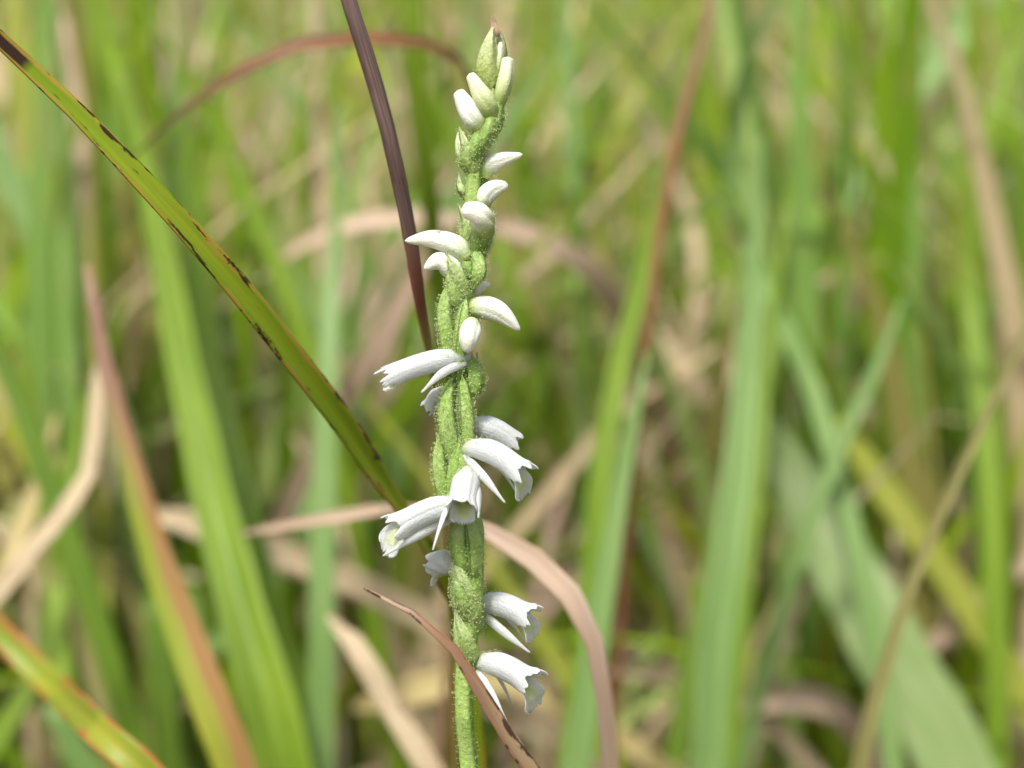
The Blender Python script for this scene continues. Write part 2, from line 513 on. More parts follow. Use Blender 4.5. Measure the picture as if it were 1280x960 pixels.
def blade(name, ctrl, mat, label, cat='grass blade', rooted=True, fold=0.25, twist=(0, 0), n=40, thick=0.00018, group=None, seed=0, ground_w=None, face=None):
    """ctrl rows: photo x, photo y, distance mm, width mm"""
    far = lambda d: d if d < 227 else d + 42 + (d - 225) * 0.3
    P = [np.array(at(c[0], c[1], far(c[2]))) for c in ctrl]
    W = [c[3] * MM * far(c[2]) / c[2] for c in ctrl]
    if rooted:
        k = len(P)
        P = to_ground(P)
        extra = len(P) - k
        wl = ground_w * MM if ground_w else W[-1]
        W = W + [W[-1] + (wl - W[-1]) * (i + 1) / max(extra, 1) for i in range(extra)]
    R = catmull(np.column_stack([np.array(P), np.array(W)]), n)
    ob = ribbon(name, R[:, :3], np.maximum(R[:, 3], 0.0001), mat, fold, twist, thick, face=face, seed=seed)
    return tag(ob, label, cat, group)


G = 'grass blades around the orchid'
HERO = [
    # ctrl, material, label, kwargs
    ([(-60, -10, 176, 1.2), (0, 50, 178, 1.45), (100, 143, 180, 1.7), (200, 248, 182, 2.1), (300, 362, 186, 2.4), (400, 488, 193, 2.7), (478, 600, 202, 2.9), (540, 690, 212, 2.4), (580, 780, 220, 2.0), (590, 880, 224, 1.9)],
     SPOTTED, 'green grass blade with yellow edges, dark brown blotches and a blackened end', dict(fold=0.25, n=70, face=-0.35 * Fv + np.array(sdir))),
    ([(455, 735, 172, 0.12), (500, 757, 171, 0.5), (545, 785, 170.5, 0.95), (575, 822, 170.5, 1.2), (600, 862, 171, 1.5), (632, 915, 171.5, 1.75), (668, 965, 172, 1.8), (710, 1040, 174, 2.0)],
     DRYCURL, 'curled dead brown grass leaf with pale tip crossing the orchid stem', dict(fold=0.8, n=60, twist=(0.9, 0.2))),
    ([(165, 197, 238, 0.15), (235, 132, 236, 0.8), (320, 76, 234, 1.5), (400, 49, 234, 1.7), (470, 46, 236, 1.6), (535, 54, 240, 1.5), (578, 78, 246, 1.3), (600, 130, 254, 1.2), (604, 210, 262, 1.2), (592, 340, 272, 1.2), (580, 470, 280, 1.2)],
     REDBROWN, 'arching red-brown grass leaf with a fine grey tip beside the dark stalk', dict(fold=0.4)),
    ([(325, 350, 330, 0.8), (380, 304, 330, 2.6), (440, 280, 328, 3.4), (520, 272, 328, 3.6), (600, 276, 330, 3.8), (680, 300, 335, 4.2), (740, 340, 345, 4.5), (790, 420, 360, 4.5)],
     PINK, 'dusty pink dead leaf arching behind the upper buds', dict(fold=0.2, twist=(0.5, -0.5))),
    ([(560, 265, 282, 1.8), (520, 345, 285, 2.8), (478, 420, 290, 3.3), (430, 500, 300, 3.5), (385, 580, 315, 3.4), (340, 680, 330, 3.4)],
     PINK, 'straight pinkish tan dead leaf slanting behind the brown stalk', dict(fold=0.2)),
    ([(512, -120, 262, 1.4), (516, 0, 262, 2.0), (520, 110, 265, 2.3), (536, 230, 270, 2.4), (548, 360, 280, 2.4)],
     GREEN, 'upright bright green blade between the dark stalk and the bud tips', dict()),
    ([(110, -60, 330, 3.0), (128, 30, 330, 4.2), (155, 130, 330, 4.6), (180, 240, 335, 4.4), (215, 380, 345, 4.4)],
     GREEN, 'bright green blade rising behind the spotted leaf', dict(twist=(0.1, 0.5))),
    ([(80, 20, 360, 1.0), (95, 150, 358, 3.0), (104, 280, 355, 3.4), (115, 400, 352, 3.2), (125, 560, 350, 3.4), (128, 760, 350, 3.4)],
     PINK, 'upright pinkish tan dead leaf behind the red flushed blade', dict()),
    ([(108, 330, 246, 0.6), (128, 440, 246, 1.7), (150, 530, 246, 2.4), (182, 650, 245, 3.2), (225, 780, 243, 4.2), (272, 900, 240, 4.6), (300, 980, 240, 4.8)],
     REDGREEN, 'yellow-green blade flushed red along one side', dict(fold=0.3)),
    ([(140, 60, 300, 1.5), (185, 230, 296, 3.2), (222, 420, 290, 4.4), (252, 560, 284, 5.2), (290, 720, 276, 6.0), (330, 860, 270, 7.0), (355, 960, 268, 7.4)],
     GREEN, 'broad bright green blade standing beside the red flushed one', dict(fold=0.45)),
    ([(225, 100, 315, 1.0), (240, 300, 312, 3.4), (262, 470, 308, 4.6), (298, 640, 300, 5.4), (335, 790, 296, 5.8), (380, 960, 292, 6)],
     DEEP, 'deep green blade pressed against the broad bright green one', dict(fold=0.3)),
    ([(-20, 150, 360, 3.5), (20, 240, 358, 5.2), (70, 340, 356, 5.4), (115, 450, 352, 5), (160, 580, 350, 5)],
     BLUE, 'wide blue-green blade leaning under the spotted leaf', dict()),
    ([(425, 130, 300, 0.7), (418, 300, 298, 1.8), (410, 450, 292, 2.9), (405, 600, 288, 3.5), (402, 780, 284, 3.6), (402, 980, 282, 3.6)],
     BLUE, 'upright pale blue-green blade between the spotted leaf tip and the orchid', dict(fold=0.15)),
    ([(300, 668, 238, 0.3), (340, 660, 236, 1.0), (410, 648, 232, 1.3), (480, 637, 228, 1.3), (540, 640, 225, 1.4), (610, 665, 222, 1.8), (670, 700, 219, 2.4), (715, 745, 217, 2.4), (742, 800, 216, 1.9), (756, 880, 217, 1.7), (764, 970, 219, 1.7)],
     PINK, 'pinkish dead leaf looping behind the open flowers and bending down', dict(fold=0.3, n=60)),
    ([(180, 640, 300, 1.5), (260, 660, 300, 4.2), (340, 690, 302, 4.6), (450, 732, 306, 4.2), (560, 790, 312, 4)],
     TAN, 'tan dead leaf lying across under the looping pink one', dict()),
    ([(-60, 730, 232, 2.2), (0, 792, 230, 2.9), (60, 852, 228, 3.2), (125, 915, 226, 3.4), (190, 975, 226, 3.6)],
     ORANGE, 'yellow-green blade with orange margins crossing low under the tan ones', dict(fold=0.3)),
    ([(125, 440, 272, 0.6), (120, 500, 270, 1.8), (112, 590, 268, 2.2), (70, 650, 264, 2.4), (10, 725, 262, 2.6), (-50, 800, 262, 2.6)],
     TAN, 'kinked beige dead leaf bent back on itself', dict(fold=0.15)),
    ([(70, 520, 300, 0.6), (48, 600, 298, 2.0), (20, 680, 295, 2.4), (-15, 760, 292, 2.6)],
     STRAW, 'orange-straw coloured narrow leaf beside the kinked beige one', dict()),
    ([(20, 620, 330, 2), (50, 700, 330, 3.0), (95, 800, 328, 3.4), (140, 900, 325, 3.4), (170, 980, 325, 3.4)],
     OLIVE, 'olive fading blade crossing the kinked beige leaf', dict()),
    ([(60, 560, 350, 1.5), (80, 680, 348, 4.5), (110, 800, 345, 5.5), (150, 960, 340, 6)],
     BLUE, 'soft blue-green blade behind the kinked beige leaf', dict()),
    ([(950, 170, 300, 0.6), (942, 330, 296, 2.4), (932, 480, 290, 3.6), (917, 640, 284, 4.4), (898, 790, 280, 4.6), (884, 970, 278, 4.6)],
     BLUE, 'tall blue-green blade with a dark midrib, widest of the upright ones', dict(fold=0.55)),
    ([(985, 240, 330, 0.8), (962, 420, 325, 1.6), (946, 600, 318, 2.4), (926, 780, 312, 2.5), (910, 970, 310, 2.5)],
     GREEN, 'bright green blade tucked behind the tall blue-green one', dict()),
    ([(870, 40, 300, 0.6), (835, 210, 292, 2.0), (805, 340, 286, 2.6), (772, 470, 280, 2.9), (748, 620, 275, 3.0), (735, 790, 272, 3.3), (712, 970, 270, 3.6)],
     GREEN, 'slightly bent green blade rising from beside the drooping flowers', dict(twist=(0.4, 0.0))),
    ([(810, 440, 262, 0.5), (785, 560, 260, 1.8), (764, 680, 258, 2.6), (742, 820, 256, 3.3), (718, 980, 255, 3.6)],
     BLUE, 'pale blue-green blade overlapping the slightly bent green one', dict()),
    ([(905, -90, 285, 1.1), (880, 40, 282, 1.3), (848, 160, 280, 1.4), (826, 280, 280, 1.3), (806, 440, 282, 1.2), (790, 600, 286, 1.2)],
     REDBROWN, 'thin red-brown stalk standing between the slanting green blades', dict()),
    ([(930, 480, 330, 1.2), (980, 575, 328, 6.5), (1040, 680, 322, 10), (1100, 790, 316, 11), (1170, 910, 312, 11), (1210, 985, 310, 11)],
     PALE, 'very broad pale blue-green blade slanting down to the meadow', dict(fold=0.2)),
    ([(950, 420, 400, 1.5), (995, 485, 398, 7), (1050, 545, 396, 7.5), (1105, 600, 394, 5), (1150, 660, 394, 4)],
     TAN, 'wide beige dead leaf above the very broad pale blade', dict()),
    ([(1040, 510, 345, 1.5), (1090, 590, 342, 4.2), (1150, 672, 340, 4.8), (1215, 765, 338, 4.6), (1270, 850, 336, 4.6)],
     YELLOW, 'yellow-green blade slanting beside the wide beige leaf', dict()),
    ([(1320, 340, 246, 0.8), (1270, 440, 244, 1.0), (1205, 580, 242, 1.1), (1145, 715, 240, 1.3), (1098, 860, 238, 1.6), (1070, 980, 238, 2.0)],
     OLIVE, 'thin brownish green stalk leaning in front of the very broad pale blade', dict(fold=0.7)),
    ([(1250, -40, 440, 6), (1190, 50, 436, 7), (1130, 125, 432, 7), (1070, 225, 428, 6), (1020, 330, 426, 5)],
     BLUE, 'blue-green blade slanting high above the wide beige leaf', dict()),
    ([(1130, 370, 310, 0.6), (1095, 460, 308, 1.8), (1050, 560, 306, 2.1), (1010, 660, 304, 2.2), (975, 770, 304, 2.2)],
     BLUE, 'narrow blue-green blade crossing over the wide beige leaf', dict()),
    ([(1120, 720, 370, 1.4), (1155, 755, 368, 4.8), (1200, 790, 366, 5), (1245, 830, 364, 4)],
     TAN, 'short tan dead leaf under the yellow-green slanting blade', dict()),
    ([(915, 890, 345, 0.9), (960, 878, 343, 3.6), (1010, 875, 342, 4.6), (1055, 893, 342, 4.2), (1085, 940, 344, 4)],
     PINK, 'pale pinkish dead leaf curling low among the green stems', dict()),
    ([(1255, 380, 370, 2), (1252, 520, 366, 5), (1250, 700, 362, 6.5), (1250, 970, 358, 6.5)],
     OLIVE, 'upright olive blade beyond the leaning brownish stalk', dict()),
    ([(1250, -40, 470, 6), (1256, 100, 468, 9), (1262, 240, 466, 9), (1270, 400, 464, 8)],
     GREEN, 'wide bright green blade high beyond the slanting blue-green one', dict()),
    ([(1140, 300, 400, 2), (1165, 400, 398, 4.2), (1190, 500, 396, 4.6), (1215, 620, 394, 4.6)],
     BLUE, 'blue-green blade behind the leaning brownish stalk', dict()),
    ([(700, -80, 370, 1.2), (708, 60, 368, 2.4), (716, 200, 366, 2.8), (722, 340, 364, 3), (728, 500, 364, 3)],
     BLUE, 'upright green blade standing clear beside the bud tips', dict()),
    ([(655, 60, 560, 4), (662, 160, 558, 9), (668, 280, 556, 9), (675, 420, 554, 8)],
     PINK, 'wide mauve-tan dead leaf behind the slender white buds', dict()),
    ([(985, 220, 440, 1), (955, 275, 438, 4.5), (920, 340, 436, 6), (880, 430, 434, 6), (850, 520, 432, 6)],
     GREEN, 'short bright green blade slanting over the tall blue-green one', dict()),
    ([(410, 770, 252, 0.6), (440, 802, 250, 2.4), (482, 870, 248, 2.8), (530, 950, 246, 3), (560, 1010, 246, 3)],
     TAN, 'flat tan dead leaf slanting down to the foot of the orchid', dict(fold=0.1)),
    ([(440, 885, 310, 1), (490, 872, 308, 4), (550, 855, 306, 4.4), (620, 850, 306, 3.5), (680, 870, 306, 3)],
     STRAW, 'straw coloured leaf lying level behind the orchid foot', dict()),
    ([(640, 740, 300, 1), (672, 790, 300, 2.8), (712, 850, 300, 3.2), (760, 930, 300, 3.2)],
     YELLOW, 'yellow-green blade slanting behind the lowest two flowers', dict()),
    ([(750, 838, 345, 1.2), (800, 840, 345, 2.6), (860, 850, 345, 2.8), (920, 868, 345, 2.8), (960, 900, 345, 2.8)],
     TAN, 'narrow tan leaf lying level behind the upright blue-green blades', dict()),
    ([(10, -80, 400, 2), (22, 60, 398, 4.5), (40, 200, 396, 5.2), (70, 380, 392, 5)],
     YELLOW, 'yellow-green blade behind the blackened end of the spotted leaf', dict()),
    ([(-30, 380, 290, 1), (10, 470, 288, 2.6), (45, 560, 286, 3.2), (85, 670, 284, 3.4), (130, 800, 282, 3.6)],
     DEEP, 'dark green blade leaning across the straw coloured narrow leaf', dict()),
    ([(-40, 980, 300, 3), (20, 890, 302, 3.4), (70, 800, 306, 2.6), (100, 700, 310, 0.6)][::-1],
     GREEN, 'green blade leaning over the orange margined leaf', dict()),
    ([(60, 880, 290, 1.5), (85, 920, 290, 3), (130, 1000, 290, 4)],
     BLUE, 'low blue-green blade under the orange margined leaf', dict()),
    ([(185, 860, 330, 1.2), (195, 740, 332, 4), (205, 900, 328, 4.4), (215, 990, 326, 4.4)][1:],
     DEEP, 'dark green blade between the kinked leaf and the red flushed one', dict()),
]
for i, (c, m, lab, kw) in enumerate(HERO):
    tag(blade('grass_blade' if m not in (TAN, PINK, STRAW, REDBROWN, DRYCURL) else 'dead_leaf', c, m, lab, seed=i, **kw), lab,
        'grass blade' if m not in (TAN, PINK, STRAW, REDBROWN, DRYCURL) else 'dead leaf', G)

# blades of the thicket that can still be told apart, each an object of its own
KINDS_ = [(GREEN, 'grass_blade', 'narrow fresh green blade in the blurred thicket', 'grass blade', 'fresh green blades of the thicket', 62),
          (BLUE, 'grass_blade', 'narrow blue-green blade in the blurred thicket', 'grass blade', 'blue-green blades of the thicket', 44),
          (YELLOW, 'grass_blade', 'narrow yellowing blade in the blurred thicket', 'grass blade', 'yellowing blades of the thicket', 30),
          (PINK, 'dead_leaf', 'pinkish dead leaf caught in the blurred thicket', 'dead leaf', 'pinkish dead leaves of the thicket', 34),
          (TAN, 'dead_leaf', 'tan dead leaf caught in the blurred thicket', 'dead leaf', 'tan dead leaves of the thicket', 56),
          (DEEP, 'grass_blade', 'dark green blade in the blurred thicket', 'grass blade', 'dark green blades of the thicket', 34)]
rr = random.Random(5)
for mat, nm, lab, cat, grp, cnt in KINDS_:
    dead = nm == 'dead_leaf'
    for k in range(cnt):
        d = rr.uniform(330, 560) if not dead else rr.uniform(360, 600)
        s = 1280 * (1.06 + 0.1)
        px = rr.uniform(-60, 1340)
        # spread evenly over the view, leaving the airy gap behind the spike a little thinner
        if 560 < px < 700 and rr.random() < 0.5:
            px = rr.choice([rr.uniform(0, 480), rr.uniform(760, 1280)])
        lean = rr.gauss(0, 0.55 if dead else 0.32)
        top = rr.uniform(-150, 450) if not dead else rr.uniform(50, 700)
        w = rr.uniform(1.5, 4.0)
        P, y, x = [], top, px
        ln = rr.uniform(450, 700) if not dead else rr.uniform(250, 450)
        cv = rr.gauss(0, 0.4)
        rows = []
        for q in range(5):
            f = q / 4
            rows.append((x - lean * ln * f + cv * ln * f * (1 - f), y + ln * f, d + 30 * f * rr.uniform(-0.6, 0.6), w * (0.12 + 0.88 * min(1, f * 2.2))))
        blade(nm, rows, mat, lab, cat, fold=rr.uniform(0.1, 0.5), twist=(rr.uniform(-0.7, 0.7), rr.uniform(-0.7, 0.7)), n=22, group=grp, seed=k)


# ------------------------------------------------------------------ dark dead stalk
def tube(name, P, Rr, mat, parent=None, m=14, ridges=0, rdepth=0.0, twist=0.0, cap=True, hint=(0, 0, 1), flat=1.0, rough=0.0, seed=0, attr_t=None):
    """closed round sweep with optional twisted ridges; Rr radius per point"""
    P = np.asarray(P, float)
    n_ = len(P)
    T = tangents(P)
    h = np.asarray(hint, float)
    N0 = nrm(h - T[0] * (T[0] @ h))
    L = np.concatenate([[0], np.cumsum(np.linalg.norm(np.diff(P, axis=0), axis=1))])
    r = np.random.default_rng(seed)
    V, tt, ww, uu, ll = [], [], [], [], []
    Nn = N0
    for i in range(n_):
        Nn = nrm(Nn - T[i] * (T[i] @ Nn))
        S = np.cross(T[i], Nn)
        for j in range(m):
            a = 2 * math.pi * j / m
            k = 1 + rdepth * math.cos(ridges * a + twist * L[i]) + rough * r.normal()
            V.append(P[i] + (Nn * math.cos(a) + S * math.sin(a) * flat) * Rr[i] * k)
            tt.append(L[i] / L[-1])
            ww.append(a + twist * L[i] / max(ridges, 1))
            uu.append(math.sin(a))
            ll.append(L[i] * 100)
    Fc = grid_faces(n_, m, True)
    if cap:
        for row, p in ((0, P[0]), (n_ - 1, P[-1])):
            V.append(p)
            tt.append(tt[row * m]); ww.append(0); uu.append(0); ll.append(ll[row * m])
            c = len(V) - 1
            for j in range(m):
                j2 = (j + 1) % m
                Fc.append((c, row * m + j2, row * m + j) if row == 0 else (c, row * m + j, row * m + j2))
    return mesh_obj(name, V, Fc, mat, parent, {'t': tt, 'w': ww, 'u': uu, 'l': ll})


cp = [(410, -90, 186, 0.62), (436, 0, 186, 0.70), (460, 75, 186, 0.72), (484, 160, 187, 0.72), (502, 240, 188, 0.68), (516, 315, 190, 0.64), (525, 378, 193, 0.54), (536, 440, 198, 0.36), (548, 520, 205, 0.32), (556, 640, 214, 0.34)]
P = to_ground([np.array(at(*c[:3])) for c in cp])
W = [c[3] * MM for c in cp] + [0.36 * MM] * (len(P) - len(cp))
Rw = catmull(np.column_stack([np.array(P), W]), 90)
st = tube('dead_stalk', Rw[:, :3], Rw[:, 3], STALK, m=14, ridges=5, rdepth=0.05, rough=0.012)
tag(st, 'dark purplish brown dead stalk leaning just behind the orchid', 'dead stalk')

# ------------------------------------------------------------------ the orchid
orchid = bpy.data.objects.new('orchid', None)
col.objects.link(orchid)
base_pt = np.array(at(589, 990, 180))
orchid.location = (float(base_pt[0]), float(base_pt[1]), 0)
tag(orchid, 'slender orchid spike with white tubular flowers spiralling up its hairy green stem', 'orchid')
OFF = np.array(orchid.location)
hair_src = []


def part(ob, parent=orchid, hair=0):
    """hang a mesh (built in place) under the orchid or one of its flowers"""
    ob.parent = parent
    if hair:
        hair_src.append((ob, hair))
    return ob


def loc(v):
    return np.asarray(v, float) - OFF


STEMPX = [(589, 1010, 0), (586, 960, 0), (580, 890, 0), (582, 830, 0), (590, 760, 0), (592, 710, 0), (588, 660, 0), (577, 600, 0), (570, 540, 0), (572, 480, 0), (574, 430, 0),
          (576, 385, 0), (583, 335, 0), (588, 295, 0), (590, 250, 0), (593, 210, 0), (602, 165, 0), (612, 125, 0), (617, 85, 0)]
STEMR = [11.5, 11, 11, 11.5, 12.5, 12.5, 13, 14.5, 15, 14.5, 14.5, 14.5, 13, 12.5, 9, 9.5, 10, 8, 4]
SP = np.array([pl(*p) for p in STEMPX])
low = [np.array([SP[0][0] + 0.0007 * math.sin(k * 1.1), SP[0][1], z]) for k, z in enumerate(np.linspace(-0.012, SP[0][2] - 0.03, 5))]
SPF = np.vstack([low, SP])
SRF = np.array([15, 15, 14, 13, 13] + STEMR) * PXMM * MM
Rs = catmull(np.column_stack([SPF, SRF]), 150)
part(tube('stem', loc(Rs[:, :3]), Rs[:, 3], STEM, m=24, ridges=7, rdepth=0.05, twist=260, rough=0.012, seed=2), hair=1900)


def stem_at(py):
    ys = np.array([p[1] for p in STEMPX])[::-1]
    return np.array([np.interp(py, ys, np.array([p[k] for p in STEMPX])[::-1]) for k in (0, 2)])


def ovary(pts, r, hair=150, seed=0, mat=None):
    """swollen, twisted, ribbed seed pod: pts photo (x, y, dz) from stem to flower base, r in photo px"""
    P = catmull([pl(*p) for p in pts], 22)
    t = np.linspace(0, 1, 22)
    prof = 0.44 + 0.44 * np.sin(np.pi * np.clip(t * 0.9 + 0.05, 0, 1)) ** 1.1
    prof *= 1 - 0.5 * sstep(0.88, 1.0, t) - 0.55 * (1 - sstep(0, 0.3, t))
    return part(tube('ovary', loc(P), prof * r * 0.82 * PXMM * MM, mat or OVARY, m=30, ridges=3, rdepth=0.05, twist=500, rough=0.022, seed=seed), hair=hair)


def bract(pts, w, face=(0, -1, 0.1), cup=0.9, mat=None, name='bract', hair=60, parent=None):
    """pointed clasping leaf: pts from its foot to its tip, w full width in photo px, hollow side away from `face`"""
    n_, m_ = 20, 11
    P = catmull([pl(*p) for p in pts], n_)
    T = tangents(P)
    fc = np.asarray(face, float)
    Nn = nrm(fc[None] - T * (T @ fc)[:, None])
    S = np.cross(T, Nn)
    t = np.linspace(0, 1, n_)
    W = w * PXMM * MM * 0.5 * (np.sin(np.pi * np.clip(t, 0, 1) ** 0.62) ** 0.75 * 0.92 + 0.35 * (1 - t) ** 2) * (1 - t ** 7) + 2e-5
    V, tt, ww, uu, ll = [], [], [], [], []
    for i in range(n_):
        for j in range(m_):
            u = -1 + 2 * j / (m_ - 1)
            a = u * cup * 1.35
            k = W[i] / max(math.sin(min(cup * 1.35, 1.5)), 0.2)
            V.append(P[i] + S[i] * (k * math.sin(a)) + Nn[i] * (k * (math.cos(a) - 1)) + Nn[i] * (0.05 * W[i] * math.sin(9 * t[i] + 3 * u)))
            tt.append(t[i]); ww.append(u * 2.2); uu.append(u); ll.append(t[i])
    ob = mesh_obj(name, loc(np.array(V)), grid_faces(n_, m_), mat or BRACT, attrs={'t': tt, 'w': ww, 'u': uu, 'l': ll})
    solid(ob, 0.00016, 1)
    return part(ob, parent or orchid, hair=hair)


def bud(pts, r, prof=None, mat=None, seams=True, hair=25, hint=(0, -0.4, 1), flat=0.92, name='bud', blunt=0.55):
    """closed bud: pts photo (x, y, dz) from its foot to its tip; r greatest radius in photo px"""
    n_ = 30
    P = catmull([pl(*p) for p in pts], n_)
    t = np.linspace(0, 1, n_)
    if prof is None:
        prof = [(0, .62), (.12, .86), (.3, 1), (.5, .95), (.72, .74), (.88, .50), (1, .26)]
    pr = np.interp(t, [p[0] for p in prof], [p[1] for p in prof])
    pr = np.convolve(np.pad(pr, 2, mode='edge'), np.ones(5) / 5, mode='valid')
    pr *= np.where(t > 0.93, np.sqrt(np.clip(1 - ((t - 0.93) / 0.0705) ** 2, 0.02, 1)), 1)
    T = tangents(P)
    h = np.asarray(hint, float)
    Nn = nrm(h[None] - T * (T @ h)[:, None])
    S = np.cross(T, Nn)
    m_ = 30
    V, tt, ww, uu, ll = [], [], [], [], []
    for i in range(n_):
        for j in range(m_):
            a = 2 * math.pi * j / m_
            k = 1.0
            if seams:
                for sa in (1.05, -1.05, math.pi):
                    dd = abs((a - sa - 0.25 * math.sin(3 * t[i]) + math.pi) % (2 * math.pi) - math.pi)
                    k -= 0.13 * math.exp(-(dd / 0.15) ** 2) * min(1, t[i] * 3)
            k *= 1 + 0.02 * math.sin(5 * a + 7 * t[i])
            rr_ = r * PXMM * MM * pr[i] * k
            V.append(P[i] + Nn[i] * math.cos(a) * rr_ + S[i] * math.sin(a) * rr_ * flat)
            tt.append(t[i]); ww.append(a); uu.append(math.sin(a)); ll.append(t[i])
    Fc = grid_faces(n_, m_, True)
    for row, c in ((0, P[0]), (n_ - 1, P[-1] + T[-1] * 0.00004)):
        V.append(c); tt.append(t[row]); ww.append(0); uu.append(0); ll.append(t[row])
        q = len(V) - 1
        for j in range(m_):
            j2 = (j + 1) % m_
            Fc.append((q, row * m_ + j2, row * m_ + j) if row == 0 else (q, row * m_ + j, row * m_ + j2))
    return part(mesh_obj(name, loc(np.array(V)), Fc, mat or BUD, attrs={'t': tt, 'w': ww, 'u': uu, 'l': ll}), hair=hair)


def flower(base, mouth, R, sepals=(), arch=0.10, flare=0.25, flick=0.35, bend=70, lip_len=0.42, hint=(0, -0.25, 1), lobes=1.0, seed=0, hair=60, column=True, lipw=1.15, sep_w=0.36, base_r=0.6, frill=0.03):
    """open tubular flower: hood of fused upper sepal and petals, down-curved frilled lip, free side sepals, column in the throat"""
    r_ = np.random.default_rng(seed)
    B, M = pl(*base), pl(*mouth)
    A = M - B
    Lg = np.linalg.norm(A)
    T0 = A / Lg
    h = np.asarray(hint, float)
    N0 = nrm(h - T0 * (T0 @ h))
    S0 = np.cross(T0, N0)
    Rm = R * PXMM * MM

    def c(te):
        te = np.asarray(te, float)
        z = arch * 4 * te * (1 - te)
        return B + T0 * (te[..., None] * Lg) + N0 * (z[..., None] * Lg)

    def rad(te):
        return Rm * (base_r + (1 - base_r) * sstep(0, 0.4, te)) * (1 - 0.35 * (1 - sstep(-0.05, 0.05, te))) * (1 + flare * sstep(0.68, 1.1, te) ** 1.5)

    nt, na = 26, 45
    th = np.radians(np.linspace(-122, 122, na))
    V, tt, ww, uu, ll = [], [], [], [], []
    jag = r_.normal(0, 0.022, na)
    for i in range(nt):
        t = i / (nt - 1)
        for j in range(na):
            a = th[j]
            ad = abs(math.degrees(a))
            e = 1 + lobes * (0.10 * math.exp(-(ad / 16) ** 2) + 0.085 * math.exp(-((ad - 58) / 15) ** 2) - 0.05 * math.exp(-((ad - 34) / 8) ** 2) - 0.16 * sstep(75, 122, ad)) + jag[j] + frill * math.sin(a * 13 + seed * 1.7)
            te = -0.04 + (e + 0.04) * t
            r0 = float(rad(te))
            groove = 1 - 0.06 * math.exp(-((ad - 40) / 7) ** 2) * sstep(0.1, 0.4, t)
            out = flick * Rm * sstep(0.78, 1.12, te) ** 2
            p = c(te) + (N0 * math.cos(a) * 1.0 + S0 * math.sin(a) * 0.92) * (r0 * groove + out * math.exp(-(ad / 70) ** 2))
            p = p + N0 * (0.03 * Rm * math.sin(a * 9 + 4 * t) * sstep(.7, 1, t))
            V.append(p); tt.append(te); ww.append(a); uu.append(math.sin(a)); ll.append(t)
    hood = mesh_obj('flower', loc(np.array(V)), grid_faces(nt, na), PETAL, attrs={'t': tt, 'w': ww, 'u': uu, 'l': ll})
    solid(hood, 0.00011, 1)
    part(hood, hair=hair)
    # lip
    nv, nu = 26, 23
    V, tt, ww, uu, ll = [], [], [], [], []
    te_end = 0.80
    for i in range(nv):
        v = i / (nv - 1)
        for j in range(nu):
            u = -1 + 2 * j / (nu - 1)
            if v < 0.6:
                te = te_end * (0.02 + 0.98 * v / 0.6)
                r0 = float(rad(te)) * 0.90
                ps = u * 1.25
                p = c(te) - N0 * (r0 * math.cos(ps)) + S0 * (r0 * math.sin(ps) * 0.9)
            else:
                w = (v - 0.6) / 0.4
                r0 = float(rad(te_end)) * 0.90
                k = 12
                q = c(te_end) - N0 * r0
                for s_ in range(k):
                    aa = math.radians(bend) * sstep(0, 0.75, w * (s_ + 0.5) / k)
                    q = q + (T0 * math.cos(aa) - N0 * math.sin(aa)) * (lip_len * Lg * w / k)
                aa = math.radians(bend) * sstep(0, 0.75, w)
                nn = N0 * math.cos(aa) + T0 * math.sin(aa)
                endr = math.sqrt(max(0.0, 1 - (max(0, w - 0.72) / 0.30) ** 2))
                Wd = r0 * (0.86 + (lipw - 0.86) * sstep(0, 0.7, w)) * (0.35 + 0.65 * endr)
                dep = r0 * 0.69 * (1 - 0.75 * sstep(0, 0.8, w))
                fr = 0.10 * Rm * sstep(0.35, 1, w) * (abs(u) ** 2 + sstep(0.75, 1, w)) * math.sin(u * 17 + 6 * w + seed)
                jg = 0.05 * Lg * sstep(0.8, 1, w) * math.sin(u * 21 + seed * 2.1)
                p = q + S0 * (u * Wd) + nn * (dep * u * u + fr) + (T0 * math.cos(aa) - N0 * math.sin(aa)) * (jg - 0.10 * Lg * lip_len * u * u * w)
            V.append(p); tt.append(v); ww.append(u * 1.5); uu.append(u); ll.append(v)
    lip = mesh_obj('lip', loc(np.array(V)), grid_faces(nv, nu), LIP, attrs={'t': tt, 'w': ww, 'u': uu, 'l': ll})
    solid(lip, 0.0001, 1)
    lip.parent = hood
    # side sepals
    for k, sp in enumerate(sepals):
        tip = pl(*sp[:3])
        side = sp[3]
        bow = sp[4] if len(sp) > 4 else 0.1
        st_ = B + S0 * (side * Rm * base_r * 0.95) - N0 * (Rm * 0.25) + T0 * (0.02 * Lg)
        mid = (st_ + tip) * 0.5 + S0 * (side * Rm * 0.22) + N0 * (bow * Lg)
        P = catmull([st_, mid, tip], 18)
        Tn = tangents(P)
        outn = S0 * side * 0.9 + N0 * 0.35 - Fv * 0.35
        Nn = nrm(outn[None] - Tn * (Tn @ outn)[:, None])
        Sn = np.cross(Tn, Nn)
        t = np.linspace(0, 1, 18)
        Wd = Rm * sep_w * (0.55 + 0.45 * sstep(0, .25, t)) * (1 - 0.9 * sstep(0.45, 1.02, t)) + 1.5e-5
        V, tt, ww, uu, ll = [], [], [], [], []
        for i in range(18):
            for j in range(7):
                u = -1 + j / 3
                V.append(P[i] + Sn[i] * (u * Wd[i]) + Nn[i] * (-0.45 * Wd[i] * u * u))
                tt.append(t[i]); ww.append(u); uu.append(u); ll.append(t[i])
        s_ob = mesh_obj('lateral_sepal', loc(np.array(V)), grid_faces(18, 7), SEPAL, attrs={'t': tt, 'w': ww, 'u': uu, 'l': ll})
        solid(s_ob, 0.00016, 1)
        s_ob.parent = hood
